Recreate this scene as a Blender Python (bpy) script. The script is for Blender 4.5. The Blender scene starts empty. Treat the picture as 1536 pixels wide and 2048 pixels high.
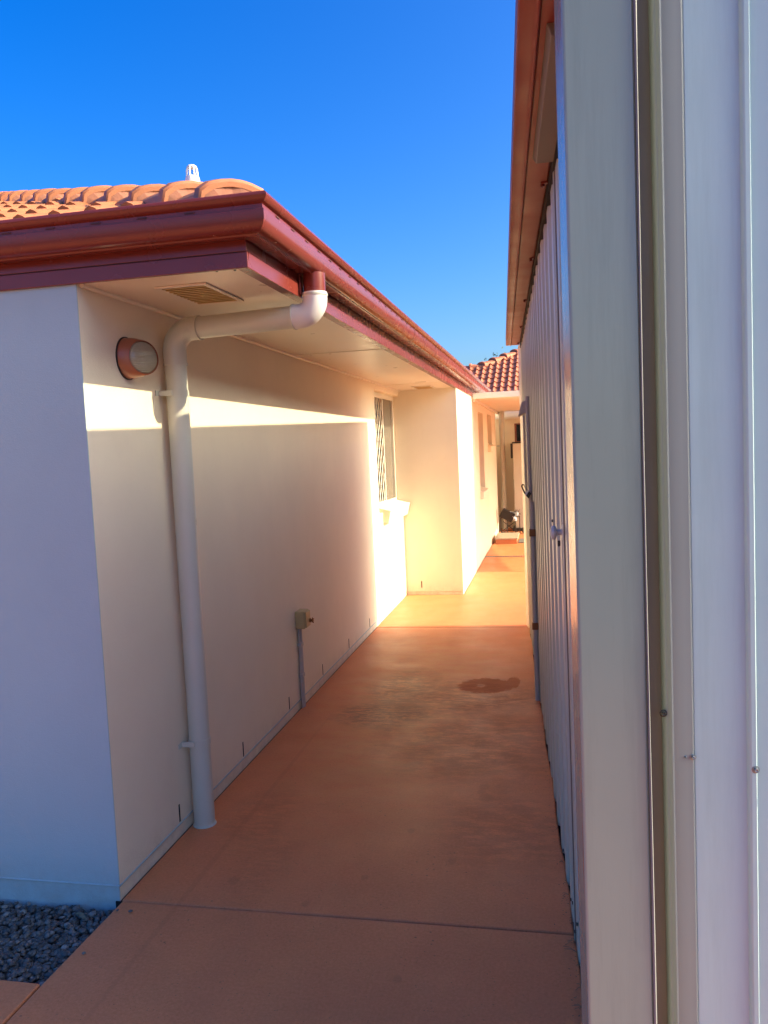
import bpy, bmesh, math, random
import numpy as np
from mathutils import Vector, Matrix
random.seed(7); rng = np.random.default_rng(7)
S = bpy.context.scene
COL = S.collection
R = math.radians

# ------------------------------------------------------------------ camera
cam_d = bpy.data.cameras.new('camera'); cam = bpy.data.objects.new('camera', cam_d); COL.objects.link(cam)
MC = np.array([[.979, -.028, -.202], [.199, -.084, .976], [-.045, -.996, -.077]])
def cam_basis(f=1630., vx=1101., vy=883.5, roll=.029):
    y = np.array([vx-768, vy-1024, f]); y /= np.linalg.norm(y)
    up = np.array([-math.sin(roll), -math.cos(roll), 0.]); up -= up.dot(y)*y; up /= np.linalg.norm(up)
    return np.stack([np.cross(y, up), y, up])
MC = cam_basis()
rt, upv, bk = MC[:, 0], -MC[:, 1], -MC[:, 2]
cam.matrix_world = Matrix(((rt[0], upv[0], bk[0], 0), (rt[1], upv[1], bk[1], 0), (rt[2], upv[2], bk[2], 1.6), (0, 0, 0, 1)))
cam_d.sensor_fit = 'VERTICAL'; cam_d.sensor_height = 24; cam_d.lens = 24*1630/2048
cam_d.clip_start = .02; cam_d.clip_end = 2000
S.camera = cam
# ------------------------------------------------------------------ light
to_sun = Vector((1, .045, .535)).normalized()
elev = math.asin(to_sun.z); az = math.atan2(to_sun.x, to_sun.y)
W = bpy.data.worlds.new('World'); S.world = W; W.use_nodes = True
nt = W.node_tree; nt.nodes.clear()
sky = nt.nodes.new('ShaderNodeTexSky'); sky.sky_type = 'NISHITA'; sky.sun_disc = False
sky.sun_elevation = elev; sky.sun_rotation = az; sky.air_density = .9; sky.dust_density = 3.8; sky.ozone_density = 5.0
hs = nt.nodes.new('ShaderNodeHueSaturation'); hs.inputs['Saturation'].default_value = 1.38; hs.inputs['Hue'].default_value = .515
hs.inputs['Value'].default_value = 1/5
gm_ = nt.nodes.new('ShaderNodeGamma'); gm_.inputs[1].default_value = 1.1
tint = nt.nodes.new('ShaderNodeMix'); tint.data_type = 'RGBA'; tint.blend_type = 'MULTIPLY'; tint.inputs[0].default_value = 1; tint.inputs[7].default_value = (3.6, 3.75, 3.2, 1)
bg = nt.nodes.new('ShaderNodeBackground'); bg.inputs['Strength'].default_value = .15
ow = nt.nodes.new('ShaderNodeOutputWorld')
for p_, q_ in ((sky.outputs[0], hs.inputs['Color']), (hs.outputs[0], gm_.inputs[0]), (gm_.outputs[0], tint.inputs[6]), (tint.outputs[2], bg.inputs['Color']), (bg.outputs[0], ow.inputs['Surface'])): nt.links.new(p_, q_)
sd = bpy.data.lights.new('sun', 'SUN'); sd.energy = 2.0; sd.angle = R(.5); sd.color = (1, .84, .56)
sun = bpy.data.objects.new('sun', sd); COL.objects.link(sun)
sun.rotation_euler = to_sun.to_track_quat('Z', 'Y').to_euler(); sun.location = (6, 1, 8)
S.view_settings.view_transform = 'Standard'; S.view_settings.look = 'None'
S.view_settings.exposure = 1.97; S.view_settings.gamma = 1; S.view_settings.use_curve_mapping = False

# ------------------------------------------------------------------ materials
class NT:
    def __init__(s, name, col=(.5, .5, .5), rough=.6, spec=.5, metal=0):
        s.m = bpy.data.materials.new(name); s.m.use_nodes = True; s.t = s.m.node_tree
        s.b = s.t.nodes['Principled BSDF']; s.b.inputs['Base Color'].default_value = (*col, 1)
        s.b.inputs['Roughness'].default_value = rough; s.b.inputs['Metallic'].default_value = metal
        s.b.inputs['Specular IOR Level'].default_value = spec
        s.co = None; s.h = None
    def n(s, ty, **k):
        a = s.t.nodes.new(ty)
        for q, v in k.items():
            if q in a.inputs: a.inputs[q].default_value = v
            else: setattr(a, q, v)
        return a
    def l(s, a, b): s.t.links.new(a, b)
    def pos(s):
        if not s.co: s.co = s.n('ShaderNodeNewGeometry').outputs['Position']
        return s.co
    def noise(s, scale, detail=4, rough=.55, stretch=None, dist=0):
        a = s.n('ShaderNodeTexNoise', Scale=scale, Detail=detail, Roughness=rough, Distortion=dist)
        if stretch:
            m = s.n('ShaderNodeMapping'); m.inputs['Scale'].default_value = stretch; s.l(s.pos(), m.inputs[0]); s.l(m.outputs[0], a.inputs['Vector'])
        else: s.l(s.pos(), a.inputs['Vector'])
        return a.outputs['Fac']
    def ramp(s, src, p0, p1, v0=0., v1=1.):
        a = s.n('ShaderNodeMapRange'); a.clamp = True
        s.l(src, a.inputs['Value']); a.inputs['From Min'].default_value = p0; a.inputs['From Max'].default_value = p1
        a.inputs['To Min'].default_value = v0; a.inputs['To Max'].default_value = v1
        return a.outputs[0]
    def mix(s, fac, a, b, blend='MIX'):
        x = s.n('ShaderNodeMix'); x.data_type = 'RGBA'; x.blend_type = blend
        for q, i in ((a, 6), (b, 7)):
            if isinstance(q, tuple): x.inputs[i].default_value = (*q, 1)
            else: s.l(q, x.inputs[i])
        if isinstance(fac, float): x.inputs[0].default_value = fac
        else: s.l(fac, x.inputs[0])
        return x.outputs[2]
    def math(s, op, a, b=0.):
        x = s.n('ShaderNodeMath'); x.operation = op
        for q, i in ((a, 0), (b, 1)):
            if isinstance(q, (int, float)): x.inputs[i].default_value = q
            else: s.l(q, x.inputs[i])
        return x.outputs[0]
    def color(s, o): s.l(o, s.b.inputs['Base Color'])
    def bump(s, src, strength=.2, dist=.01):
        a = s.n('ShaderNodeBump', Strength=strength, Distance=dist); s.l(src, a.inputs['Height'])
        if s.h: s.l(s.h, a.inputs['Normal'])
        s.h = a.outputs[0]; s.l(s.h, s.b.inputs['Normal'])
    def ellipse(s, x, y, rx, ry, warp=None, soft=.25, wamt=.5):
        sep = s.n('ShaderNodeSeparateXYZ'); s.l(s.pos(), sep.inputs[0])
        dx = s.math('DIVIDE', s.math('SUBTRACT', sep.outputs[0], x), rx); dy = s.math('DIVIDE', s.math('SUBTRACT', sep.outputs[1], y), ry)
        d = s.math('SQRT', s.math('ADD', s.math('MULTIPLY', dx, dx), s.math('MULTIPLY', dy, dy)))
        if warp is not None: d = s.math('ADD', d, s.math('MULTIPLY', s.math('SUBTRACT', warp, .5), wamt))
        return s.ramp(d, 1+soft/2, 1-soft/2)

def painted(name, col, rough=.5, var=.04, scale=2.5, bump=0, bscale=300, spec=.5, dirt=0, metal=0):
    k = NT(name, col, rough, spec, metal)
    c = k.mix(k.ramp(k.noise(scale, 5), .3, .7), tuple(v*(1-var) for v in col), tuple(min(1, v*(1+var)) for v in col))
    if dirt:
        c = k.mix(k.math('MULTIPLY', k.ramp(k.noise(16, 9, .75, (1, 1, .06)), .48, .8), dirt), c, tuple(v*.45 for v in col))
    k.color(c)
    k.l(k.ramp(k.noise(6, 4), .3, .7, rough*.85, min(1, rough*1.15)), k.b.inputs['Roughness'])
    if bump: k.bump(k.noise(bscale, 3, .6), bump, .002)
    return k.m

def wall_mat(name, col):
    k = NT(name, col, .78, .3)
    c = k.mix(k.ramp(k.noise(1.6, 6, .6), .3, .7), tuple(v*.955 for v in col), tuple(v*1.03 for v in col))
    c = k.mix(k.ramp(k.noise(9, 8, .65, (1, 1, .12)), .55, .9, 0, .22), c, tuple(v*.82 for v in col))   # faint vertical streaks
    # splash-up soiling close to the ground
    sep = k.n('ShaderNodeSeparateXYZ'); k.l(k.pos(), sep.inputs[0])
    lo = k.math('MULTIPLY', k.ramp(sep.outputs[2], .16, 0., 0, 1), k.ramp(k.noise(14, 6, .7), .35, .75))
    c = k.mix(k.math('MULTIPLY', lo, .35), c, (.30, .19, .12))
    k.color(c)
    k.bump(k.noise(190, 5, .7), .55, .0022); k.bump(k.noise(55, 4, .6), .25, .003); k.bump(k.noise(5, 4, .5), .14, .010)
    return k.m
CREAM = (.87, .76, .57)
M = {}
M['wall'] = wall_mat('render_sky_shade', (.41, .53, .54))  # front wall: cool, dim sky-lit shade is put into the base colour
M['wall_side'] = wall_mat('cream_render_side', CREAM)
M['soffit'] = painted('soffit_paint', (.78, .70, .56), .32, .03, 3, .05, 60)
M['fascia'] = painted('red_fascia_paint', (.19, .034, .024), .26, .05, 5)
M['gutter'] = painted('red_gutter_paint', (.19, .034, .024), .26, .05, 5)
M['shed_gutter'] = painted('dull_red_gutter', (.26, .062, .045), .5, .05, 5, spec=.3)
M['pvc'] = painted('cream_painted_pvc', (.60, .60, .50), .32, .02, 6)
M['pvc_white'] = painted('white_pvc', (.82, .80, .76), .4, .02)
M['trim'] = painted('cream_trim', (.80, .73, .58), .4, .02)
M['dark'] = painted('dark_void', (.012, .010, .009), .9, .1)
M['slot'] = painted('slot_dark', (.09, .03, .028), .8, .1)
M['grille'] = painted('ochre_vent_plastic', (.66, .46, .18), .5, .05)
M['blackmetal'] = painted('black_metal', (.02, .018, .017), .45, .1)
M['terra_plastic'] = painted('terracotta_plastic', (.34, .11, .055), .35, .06, 8)
M['clip'] = painted('bolt_steel', (.28, .29, .30), .4, .1, metal=.8)
M['vent_back'] = painted('vent_shadow', (.22, .14, .06), .8, .1)
M['brass'] = painted('aged_brass', (.25, .12, .05), .4, .2, metal=.7)
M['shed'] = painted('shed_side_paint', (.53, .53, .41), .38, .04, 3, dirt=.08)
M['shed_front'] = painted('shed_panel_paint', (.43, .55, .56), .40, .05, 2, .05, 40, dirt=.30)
M['shed_trim'] = painted('shed_trim_paint', (.25, .255, .24), .55, .03, 3)
M['eavebox'] = painted('brown_grey_timber', (.19, .165, .13), .6, .08, 6)
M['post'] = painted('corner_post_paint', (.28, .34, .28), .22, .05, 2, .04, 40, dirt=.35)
M['groove'] = painted('dark_channel', (.17, .135, .10), .6, .1)
M['terra_step'] = painted('step_paint', (.55, .22, .09), .6, .08, 8)
M['conduit'] = painted('grey_conduit', (.52, .46, .40), .7, .04)
M['box_beige'] = painted('beige_box', (.58, .44, .20), .5, .05)
M['knobw'] = painted('white_knob', (.58, .57, .50), .35, .03)
M['fleece'] = painted('pale_cloth', (.55, .66, .70), .8, .2, 40)
M['plantdark'] = painted('plant_dark', (.03, .05, .03), .6, .3, 30)
M['crate_dark'] = painted('brown_black_crate', (.018, .014, .012), .6, .2, 20)
M['mat_grey'] = painted('grey_door_mat', (.16, .17, .15), .9, .2, 60)
M['step_top'] = painted('worn_timber', (.40, .33, .24), .8, .2, 20)
M['leaf_dry'] = painted('dry_leaf', (.16, .14, .09), .8, .3, 60)
k = NT('lens_glass', (.60, .57, .42), .16, .5); k.b.inputs['Coat Weight'].default_value = .3
k.color(k.mix(k.ramp(k.noise(20, 3), .3, .7), (.40, .36, .25), (.34, .31, .21))); M['lens'] = k.m
k = NT('window_glass', (.09, .085, .075), .10, .5)
k.color(k.mix(k.ramp(k.noise(3, 3), .3, .7), (.12, .105, .085), (.15, .135, .11))); M['glass'] = k.m
k = NT('dark_window_glass', (.01, .012, .012), .06, .5)
k.color(k.mix(k.ramp(k.noise(3, 3), .3, .7), (.008, .010, .010), (.02, .02, .02))); M['glass_dark'] = k.m

def tile_mat(name, base):
    k = NT(name, base, .62, .4)
    oi = k.n('ShaderNodeObjectInfo').outputs['Random']
    c = k.mix(oi, tuple(v*.84 for v in base), tuple(v*1.12 for v in base))
    c = k.mix(k.ramp(k.noise(14, 8, .7), .42, .75, 0, .55), c, (base[0]*.62, base[1]*.60, base[2]*.6))
    c = k.mix(k.ramp(k.noise(90, 4, .7), .62, .8, 0, .5), c, (.13, .09, .06))
    k.color(c); k.bump(k.noise(160, 5, .7), .35, .003)
    return k.m
M['tile'] = tile_mat('terracotta_tile', (.45, .155, .06))
M['cap'] = tile_mat('terracotta_cap', (.42, .145, .065))
M['tile_far'] = tile_mat('terracotta_tile_far', (.52, .17, .08))
M['mortar'] = painted('red_mortar', (.34, .14, .09), .9, .15, 25, .3, 200)

def concrete(name, base, stains=True):
    k = NT(name, base, .5, .5)
    c = k.mix(k.ramp(k.noise(1.1, 7, .65), .3, .7), tuple(v*.86 for v in base), tuple(v*1.10 for v in base))
    c = k.mix(k.ramp(k.noise(5, 9, .7), .45, .8, 0, .35), c, tuple(v*.72 for v in base))
    c = k.mix(k.ramp(k.noise(10, 9, .7, (1, .22, 1)), .52, .8, 0, .35), c, (base[0]*1.05, base[1]*1.3, base[2]*1.35))   # broom wear
    sp = k.n('ShaderNodeTexVoronoi', Scale=26.0); k.l(k.pos(), sp.inputs['Vector'])
    spots = k.math('MULTIPLY', k.ramp(sp.outputs['Distance'], .12, .07), k.ramp(k.noise(3.3, 2), .56, .62))
    c = k.mix(k.math('MULTIPLY', spots, .75), c, tuple(v*.30 for v in base))
    v2 = k.n('ShaderNodeTexVoronoi', Scale=62.0); k.l(k.pos(), v2.inputs['Vector'])
    c = k.mix(k.math('MULTIPLY', k.math('MULTIPLY', k.ramp(v2.outputs['Distance'], .16, .09), k.ramp(k.noise(21, 3), .50, .58)), .7), c, tuple(v*.36 for v in base))
    fine = k.noise(420, 3, .7)
    c = k.mix(k.ramp(k.noise(95, 5, .75), .36, .66), k.mix(.13, c, (.05, .03, .02)), k.mix(.10, c, (.95, .62, .42)))
    c = k.mix(k.ramp(fine, .58, .74, 0, .6), c, tuple(v*.45 for v in base))
    rough = k.ramp(k.noise(4, 5), .3, .7, .42, .58)
    if stains:
        w = k.noise(9, 6, .7)
        # scuffed, dusty wear in the middle of the path
        pale = k.math('MULTIPLY', k.ellipse(-.90, 5.4, .55, 1.9, w, .9, .7), k.ramp(k.noise(5, 10, .8, (.8, 2.2, 1)), .40, .58))
        c = k.mix(k.math('MULTIPLY', pale, .75), c, (base[0]*.93, base[1]*1.35, base[2]*1.45))
        for (x, y, rx, ry, a, sc) in ((-1.02, 4.72, .26, .22, .75, 22), (-1.0, 5.2, .20, .42, .6, 18), (-.55, 5.1, .45, .35, .45, 16), (-1.3, 3.3, .15, .3, .2, 14),
                                      (-.45, 4.3, .5, .5, .35, 12), (-1.15, 2.9, .10, .3, .15, 20), (-.2, 3.3, .3, .35, .25, 15)):
            msk = k.math('MULTIPLY', k.ellipse(x, y, rx, ry, w, .8, .9), k.ramp(k.noise(sc*.7, 10, .82, (.8, 2.0, 1)), .42, .54))
            c = k.mix(k.math('MULTIPLY', msk, min(1., a*1.35)), c, (base[0]*.34, base[1]*.34, base[2]*.38))
        # faint drag marks following the wall
        ln = k.ellipse(-1.36, 3.2, .012, 1.5, w, .5, .5); c = k.mix(k.math('MULTIPLY', ln, .2), c, tuple(v*.6 for v in base))
        # damp patch
        wet = k.math('MAXIMUM', k.ellipse(-.47, 5.34, .175, .17, k.noise(22, 8, .75), .10, 1.1), k.ellipse(-.29, 5.42, .045, .13, k.noise(30, 5, .7), .06, 1.2))
        hole = k.ellipse(-.50, 5.34, .03, .04, k.noise(60, 6, .8), .5, 2.5)
        wet = k.math('MULTIPLY', wet, k.math('SUBTRACT', 1.0, hole))
        c = k.mix(k.math('MULTIPLY', wet, .55), c, (base[0]*.58, base[1]*.46, base[2]*.36)); rough = k.math('ADD', rough, k.math('MULTIPLY', wet, .25))
        for (x, y, r) in ((-.35, 3.72, .022), (-.36, 3.66, .018), (-.33, 3.60, .03), (-.62, 3.25, .015), (-.42, 3.02, .016), (-1.22, 2.78, .02), (-.9, 2.66, .014), (-.73, 2.86, .012), (-.5, 2.3, .012)):
            sm = k.ellipse(x, y, r*1.1, r*1.5, k.noise(75, 6, .8), .5, 2.4); c = k.mix(k.math('MULTIPLY', sm, .28), c, tuple(v*.45 for v in base))
    k.color(c); k.l(rough, k.b.inputs['Roughness'])
    k.bump(k.noise(260, 5, .7), .35, .0025); k.bump(k.noise(30, 6, .6), .18, .004)
    return k.m
TERR = (.78, .235, .075)
M['path'] = concrete('terracotta_concrete', TERR)
M['slabside'] = painted('slab_edge_dark', (.10, .05, .035), .9, .2, 10)
M['soil'] = painted('dark_soil', (.07, .055, .045), .95, .3, 8, .5, 60)
k = NT('gravel_stone', (.1, .1, .11), .6, .45)
ri = k.n('ShaderNodeNewGeometry').outputs['Random Per Island']
cr = k.n('ShaderNodeValToRGB'); k.l(ri, cr.inputs[0]); e = cr.color_ramp.elements
e[0].position = 0; e[0].color = (.06, .056, .052, 1); e[1].position = 1; e[1].color = (.34, .31, .27, 1)
q = cr.color_ramp.elements.new(.7); q.color = (.15, .14, .125, 1); q = cr.color_ramp.elements.new(.9); q.color = (.20, .18, .16, 1)
k.color(k.mix(k.ramp(k.noise(150, 4), .3, .7, 0, .4), cr.outputs[0], (.05, .05, .05))); k.bump(k.noise(300, 3), .4, .002); M['gravel'] = k.m
k = NT('tree_leaf', (.06, .09, .03), .6, .4); ri = k.n('ShaderNodeNewGeometry').outputs['Random Per Island']
k.color(k.mix(ri, (.035, .055, .02), (.09, .13, .04))); M['leaf'] = k.m
M['bark'] = painted('bark', (.14, .10, .07), .9, .3, 20)

# ------------------------------------------------------------------ mesh helper
class MB:
    def __init__(s): s.v = []; s.f = []
    def add(s, vs, fs):
        o = len(s.v); s.v += [tuple(p) for p in vs]; s.f += [tuple(i+o for i in f) for f in fs]; return s
    def box(s, x0, x1, y0, y1, z0, z1):
        vs = [(x, y, z) for z in (z0, z1) for y in (y0, y1) for x in (x0, x1)]
        return s.add(vs, [(0, 2, 3, 1), (4, 5, 7, 6), (0, 1, 5, 4), (2, 6, 7, 3), (0, 4, 6, 2), (1, 3, 7, 5)])
    def hexa(s, a, b):   # two quads a (bottom) and b (top), same order, counterclockwise from above
        return s.add(list(a)+list(b), [(3, 2, 1, 0), (4, 5, 6, 7), (0, 1, 5, 4), (1, 2, 6, 5), (2, 3, 7, 6), (3, 0, 4, 7)])
    def prism(s, poly, z0, z1, axis=2):
        n = len(poly)
        def P(p, z): return {2: (p[0], p[1], z), 1: (p[0], z, p[1]), 0: (z, p[0], p[1])}[axis]
        vs = [P(p, z0) for p in poly]+[P(p, z1) for p in poly]
        fs = [tuple(range(n-1, -1, -1)), tuple(range(n, 2*n))]+[(i, (i+1) % n, n+(i+1) % n, n+i) for i in range(n)]
        return s.add(vs, fs)
    def tube(s, path, r, n=20, caps=True, r2=None):
        path = [Vector(p) for p in path]; rings = []
        t0 = (path[1]-path[0]).normalized(); ref = Vector((0, 0, 1)) if abs(t0.z) < .9 else Vector((1, 0, 0))
        u = t0.cross(ref).normalized(); vs = []
        for i, p in enumerate(path):
            t = ((path[min(i+1, len(path)-1)]-path[max(i-1, 0)])).normalized()
            u = (u-t*u.dot(t)).normalized(); w = t.cross(u)
            rr = r if r2 is None else r+(r2-r)*i/(len(path)-1)
            vs += [p+(u*math.cos(a)+w*math.sin(a))*rr for a in [2*math.pi*j/n for j in range(n)]]
        fs = [(i*n+j, i*n+(j+1) % n, (i+1)*n+(j+1) % n, (i+1)*n+j) for i in range(len(path)-1) for j in range(n)]
        if caps: fs += [tuple(range(n-1, -1, -1)), tuple((len(path)-1)*n+j for j in range(n))]
        return s.add(vs, fs)
    def lathe(s, prof, o, ax, n=32):   # prof [(r, h)], around axis
        ax = Vector(ax).normalized(); u = ax.orthogonal().normalized(); w = ax.cross(u); o = Vector(o); vs = []
        for r, h in prof: vs += [o+ax*h+(u*math.cos(a)+w*math.sin(a))*max(r, 1e-5) for a in [2*math.pi*j/n for j in range(n)]]
        m = len(prof)
        return s.add(vs, [(i*n+j, i*n+(j+1) % n, (i+1)*n+(j+1) % n, (i+1)*n+j) for i in range(m-1) for j in range(n)])
    def strip(s, rows, close=False):   # rows of equal-length point lists
        n = len(rows[0]); vs = [p for r in rows for p in r]
        fs = [(i*n+j, i*n+j+1, (i+1)*n+j+1, (i+1)*n+j) for i in range(len(rows)-1) for j in range(n-1)]
        if close: fs += [(i*n+n-1, i*n, (i+1)*n, (i+1)*n+n-1) for i in range(len(rows)-1)]
        return s.add(vs, fs)
    def build(s, name, mat, parent=None, bevel=0, smooth=False, seg=2, local=False, fixn=True):
        me = bpy.data.meshes.new(name); vs = s.v
        if parent is not None and not local:
            inv = WM(parent).inverted(); vs = [inv @ Vector(p) for p in vs]
        me.from_pydata([tuple(p) for p in vs], [], s.f)
        if fixn or bevel:
            bm = bmesh.new(); bm.from_mesh(me)
            if bevel:
                bmesh.ops.remove_doubles(bm, verts=bm.verts, dist=1e-5)
            if fixn: bmesh.ops.recalc_face_normals(bm, faces=bm.faces)
            if bevel:
                ed = [e for e in bm.edges if len(e.link_faces) == 2 and e.calc_face_angle(0) > R(30)]
                bmesh.ops.bevel(bm, geom=ed, offset=bevel, segments=seg, affect='EDGES', profile=.5, clamp_overlap=True)
            bm.to_mesh(me); bm.free()
        me.materials.append(M[mat] if isinstance(mat, str) else mat)
        if smooth:
            me.polygons.foreach_set('use_smooth', [True]*len(me.polygons))
            me.set_sharp_from_angle(angle=R(35))
        o = bpy.data.objects.new(name, me); COL.objects.link(o)
        if parent is not None: o.parent = parent
        return o
def WM(o):
    m = o.matrix_basis.copy()
    while o.parent: o = o.parent; m = o.matrix_basis @ m
    return m
def thing(name, label, cat, loc=(0, 0, 0), rz=0, group=None):
    o = bpy.data.objects.new(name, None); COL.objects.link(o); o.location = loc; o.rotation_euler = (0, 0, rz)
    o.matrix_basis = Matrix.Translation(loc) @ Matrix.Rotation(rz, 4, 'Z')
    o.empty_display_size = .1; tag(o, label, cat, group); return o
def tag(o, label=None, cat=None, group=None, kind=None):
    if label: o['label'] = label
    if cat: o['category'] = cat
    if group: o['group'] = group
    if kind: o['kind'] = kind
    return o
def part(mesh_obj, parent, M4, name=None):   # another object sharing that mesh
    o = bpy.data.objects.new(name or mesh_obj.name.split('.')[0], mesh_obj.data); COL.objects.link(o); o.parent = parent
    o.matrix_basis = M4; return o

# ------------------------------------------------------------------ ground and path
g = MB(); g.add([(-600, -600, -.12), (600, -600, -.12), (600, 600, -.12), (-600, 600, -.12)], [(0, 1, 2, 3)])
tag(g.build('ground', 'soil', fixn=False), kind='structure')
XW, YC, YP, XP = -1.588, 2.60, 8.70, -.967      # side wall, house corner, pier face, pier side
ZS = 2.22                                         # soffit
LS = .18; TH = .057                               # shed wall plane, shed rotation
def shx(Y, L=LS): return (L-math.sin(TH)*Y)/math.cos(TH)   # world X of lateral L at world Y
path = bpy.data.objects.new('path', None); COL.objects.link(path); tag(path, kind='structure')
def slab(poly, z=0., name='slab', bev=.006):
    return MB().prism(poly, z-.11, z).build(name, 'path', path, bevel=bev)
jg = .006
slab([(XW, -3), (.9, -3), (.9, 1.35), (shx(1.9), 1.9), (shx(YC), YC-jg), (XW+.01, YC-jg), (XW, 2.13)])
slab([(-6, -3), (XW-jg, -3), (XW-jg, 2.13), (-6, 2.16)])
def wob(Y): return shx(Y)+.004*math.sin(Y*7)+.002*math.sin(Y*23)
ys = np.linspace(7.10, YC+.0, 40)
slab([(XW+.004, YC), (XW+.004, 7.09)]+[(wob(y), y) for y in ys])
slab([(XW+.004, 7.10), (XW+.004, YP-.004), (XP+.004, YP-.004), (XP+.004, 11.60), (5.5, 11.60), (5.5, 7.45), (-.226, 7.30), (-.226, 7.10)])
slab([(XP+.004, 11.69), (XP+.004, 15.6), (5.5, 15.6), (5.5, 11.69)])
MB().box(XW, -.30, 7.0, 7.2, -.1, -.02)
# drain
dg = thing('drain_grate', 'narrow grey slotted channel drain crossing the orange concrete path', 'drain', (0, 11.645, -.03))
MB().box(XP+.004, 4.2, 11.603, 11.687, -.1, -.045).build('channel', 'dark', dg)
fr = MB(); fr.box(XP+.006, 4.2, 11.603, 11.612, -.04, 0.001); fr.box(XP+.006, 4.2, 11.678, 11.687, -.04, 0.001)
fr.build('frame', 'clip', dg)
sl = MB().box(-.0085, .0085, -.033, .033, -.008, .0).build('slat', 'clip', dg, local=True); sl.matrix_basis = Matrix.Translation((XP+.03, 0, .031))
for i in range(1, 110): part(sl, dg, Matrix.Translation((XP+.03+i*.036, 0, .031)))

# gravel bed (pebbles laid in layers)
def ico():
    bm = bmesh.new(); bmesh.ops.create_icosphere(bm, subdivisions=1, radius=1); v = np.array([p.co[:] for p in bm.verts]); f = np.array([[x.index for x in q.verts] for q in bm.faces]); bm.free(); return v, f
iv, jf = ico()
def pebbles(name, n, area, zf, smin, smax, mat, seed):
    r = np.random.default_rng(seed); V = []; F = []
    for i in range(n):
        x = r.uniform(area[0], area[1]); y = r.uniform(area[2], area[3]); s = r.uniform(smin, smax)
        sc = s*np.array([1, r.uniform(.6, .95), r.uniform(.35, .7)])
        a, b, c = r.uniform(0, 6.28), r.normal(0, .35), r.normal(0, .35)
        Rz = np.array([[math.cos(a), -math.sin(a), 0], [math.sin(a), math.cos(a), 0], [0, 0, 1]])
        Rx = np.array([[1, 0, 0], [0, math.cos(b), -math.sin(b)], [0, math.sin(b), math.cos(b)]])
        p = (iv*(1+r.normal(0, .09, iv.shape[0])[:, None])*sc) @ Rx.T @ Rz.T + np.array([x, y, zf(r)])
        V.append(p); F.append(jf+i*len(iv))
    V = np.concatenate(V); F = np.concatenate(F)
    me = bpy.data.meshes.new(name); me.vertices.add(len(V)); me.vertices.foreach_set('co', V.ravel())
    me.loops.add(F.size); me.loops.foreach_set('vertex_index', F.ravel()); me.polygons.add(len(F))
    me.polygons.foreach_set('loop_start', np.arange(0, F.size, 3)); me.polygons.foreach_set('loop_total', np.full(len(F), 3))
    me.update(); me.validate(); me.polygons.foreach_set('use_smooth', [True]*len(F)); me.materials.append(M[mat])
    o = bpy.data.objects.new(name, me); COL.objects.link(o); return o
tag(pebbles('gravel', 9500, (-3.9, XW-.014, 2.16, YC-.014), lambda r: r.uniform(-.060, -.030), .009, .017, 'gravel', 3), kind='stuff')
MB().box(-6, XW-.012, 2.17, YC+.2, -.115, -.058).build('gravel_bed', 'soil')['kind'] = 'structure'
# dead leaf in the gravel corner
lv = MB(); pts = [(0, 0, 0), (.03, .012, .012), (.07, .014, .018), (.11, .008, .010), (.13, 0, -.002), (.10, -.010, .004), (.06, -.012, .012), (.025, -.008, .006)]
lv.add(pts+[(x, y, z-.0015) for x, y, z in pts], [tuple(range(8)), tuple(range(15, 7, -1))]+[(i, (i+1) % 8, 8+(i+1) % 8, 8+i) for i in range(8)])
stray = pebbles('stray_pebble', 3, (XW+.0, XW+.12, 2.15, 2.55), lambda r: .006, .006, .010, 'gravel', 12); stray['kind'] = 'stuff'
lo = lv.build('fallen_leaf', 'leaf_dry'); lo.location = (-1.73, 2.53, -.02); lo.rotation_euler = (0, 0, R(-25)); lo.scale = (.55, .55, .55)
tag(lo, 'single curled dry leaf lying on dark gravel near the house corner', 'leaf')

# ------------------------------------------------------------------ house (left)
H = thing('house', 'cream rendered house on the left with red gutters and terracotta tiled roof', 'house', (XW, YC, 0))
T = .24
wl = MB()
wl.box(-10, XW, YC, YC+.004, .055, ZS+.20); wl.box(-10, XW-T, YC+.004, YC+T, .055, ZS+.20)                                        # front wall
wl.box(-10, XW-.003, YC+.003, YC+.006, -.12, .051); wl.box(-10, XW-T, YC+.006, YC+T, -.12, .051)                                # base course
front = wl.build('wall', 'wall', H); front['label'] = 'front wall beside the gravel with cool sky shade in its colour'
WY0, WY1, WZ0, WZ1 = 7.44, YP-.0, 1.0, ZS-.06
ws = MB()
ws.box(XW-T, XW, YC+.004, WY0, .055, ZS+.2)
ws.box(XW-T, XW, WY0, WY1, .055, WZ0-.002)
ws.box(XW-T, XW, WY0, WY1, WZ1, ZS+.2)
ws.box(XW-T, XW-.003, YC+.006, WY1, -.12, .051)
ws.box(XW-T, XP, YP, YP+T, .03, ZS+.2); ws.box(XW-T, XP-.003, YP+.003, YP+T, -.12, .026)
ws.build('wall', 'wall_side', H)
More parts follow.
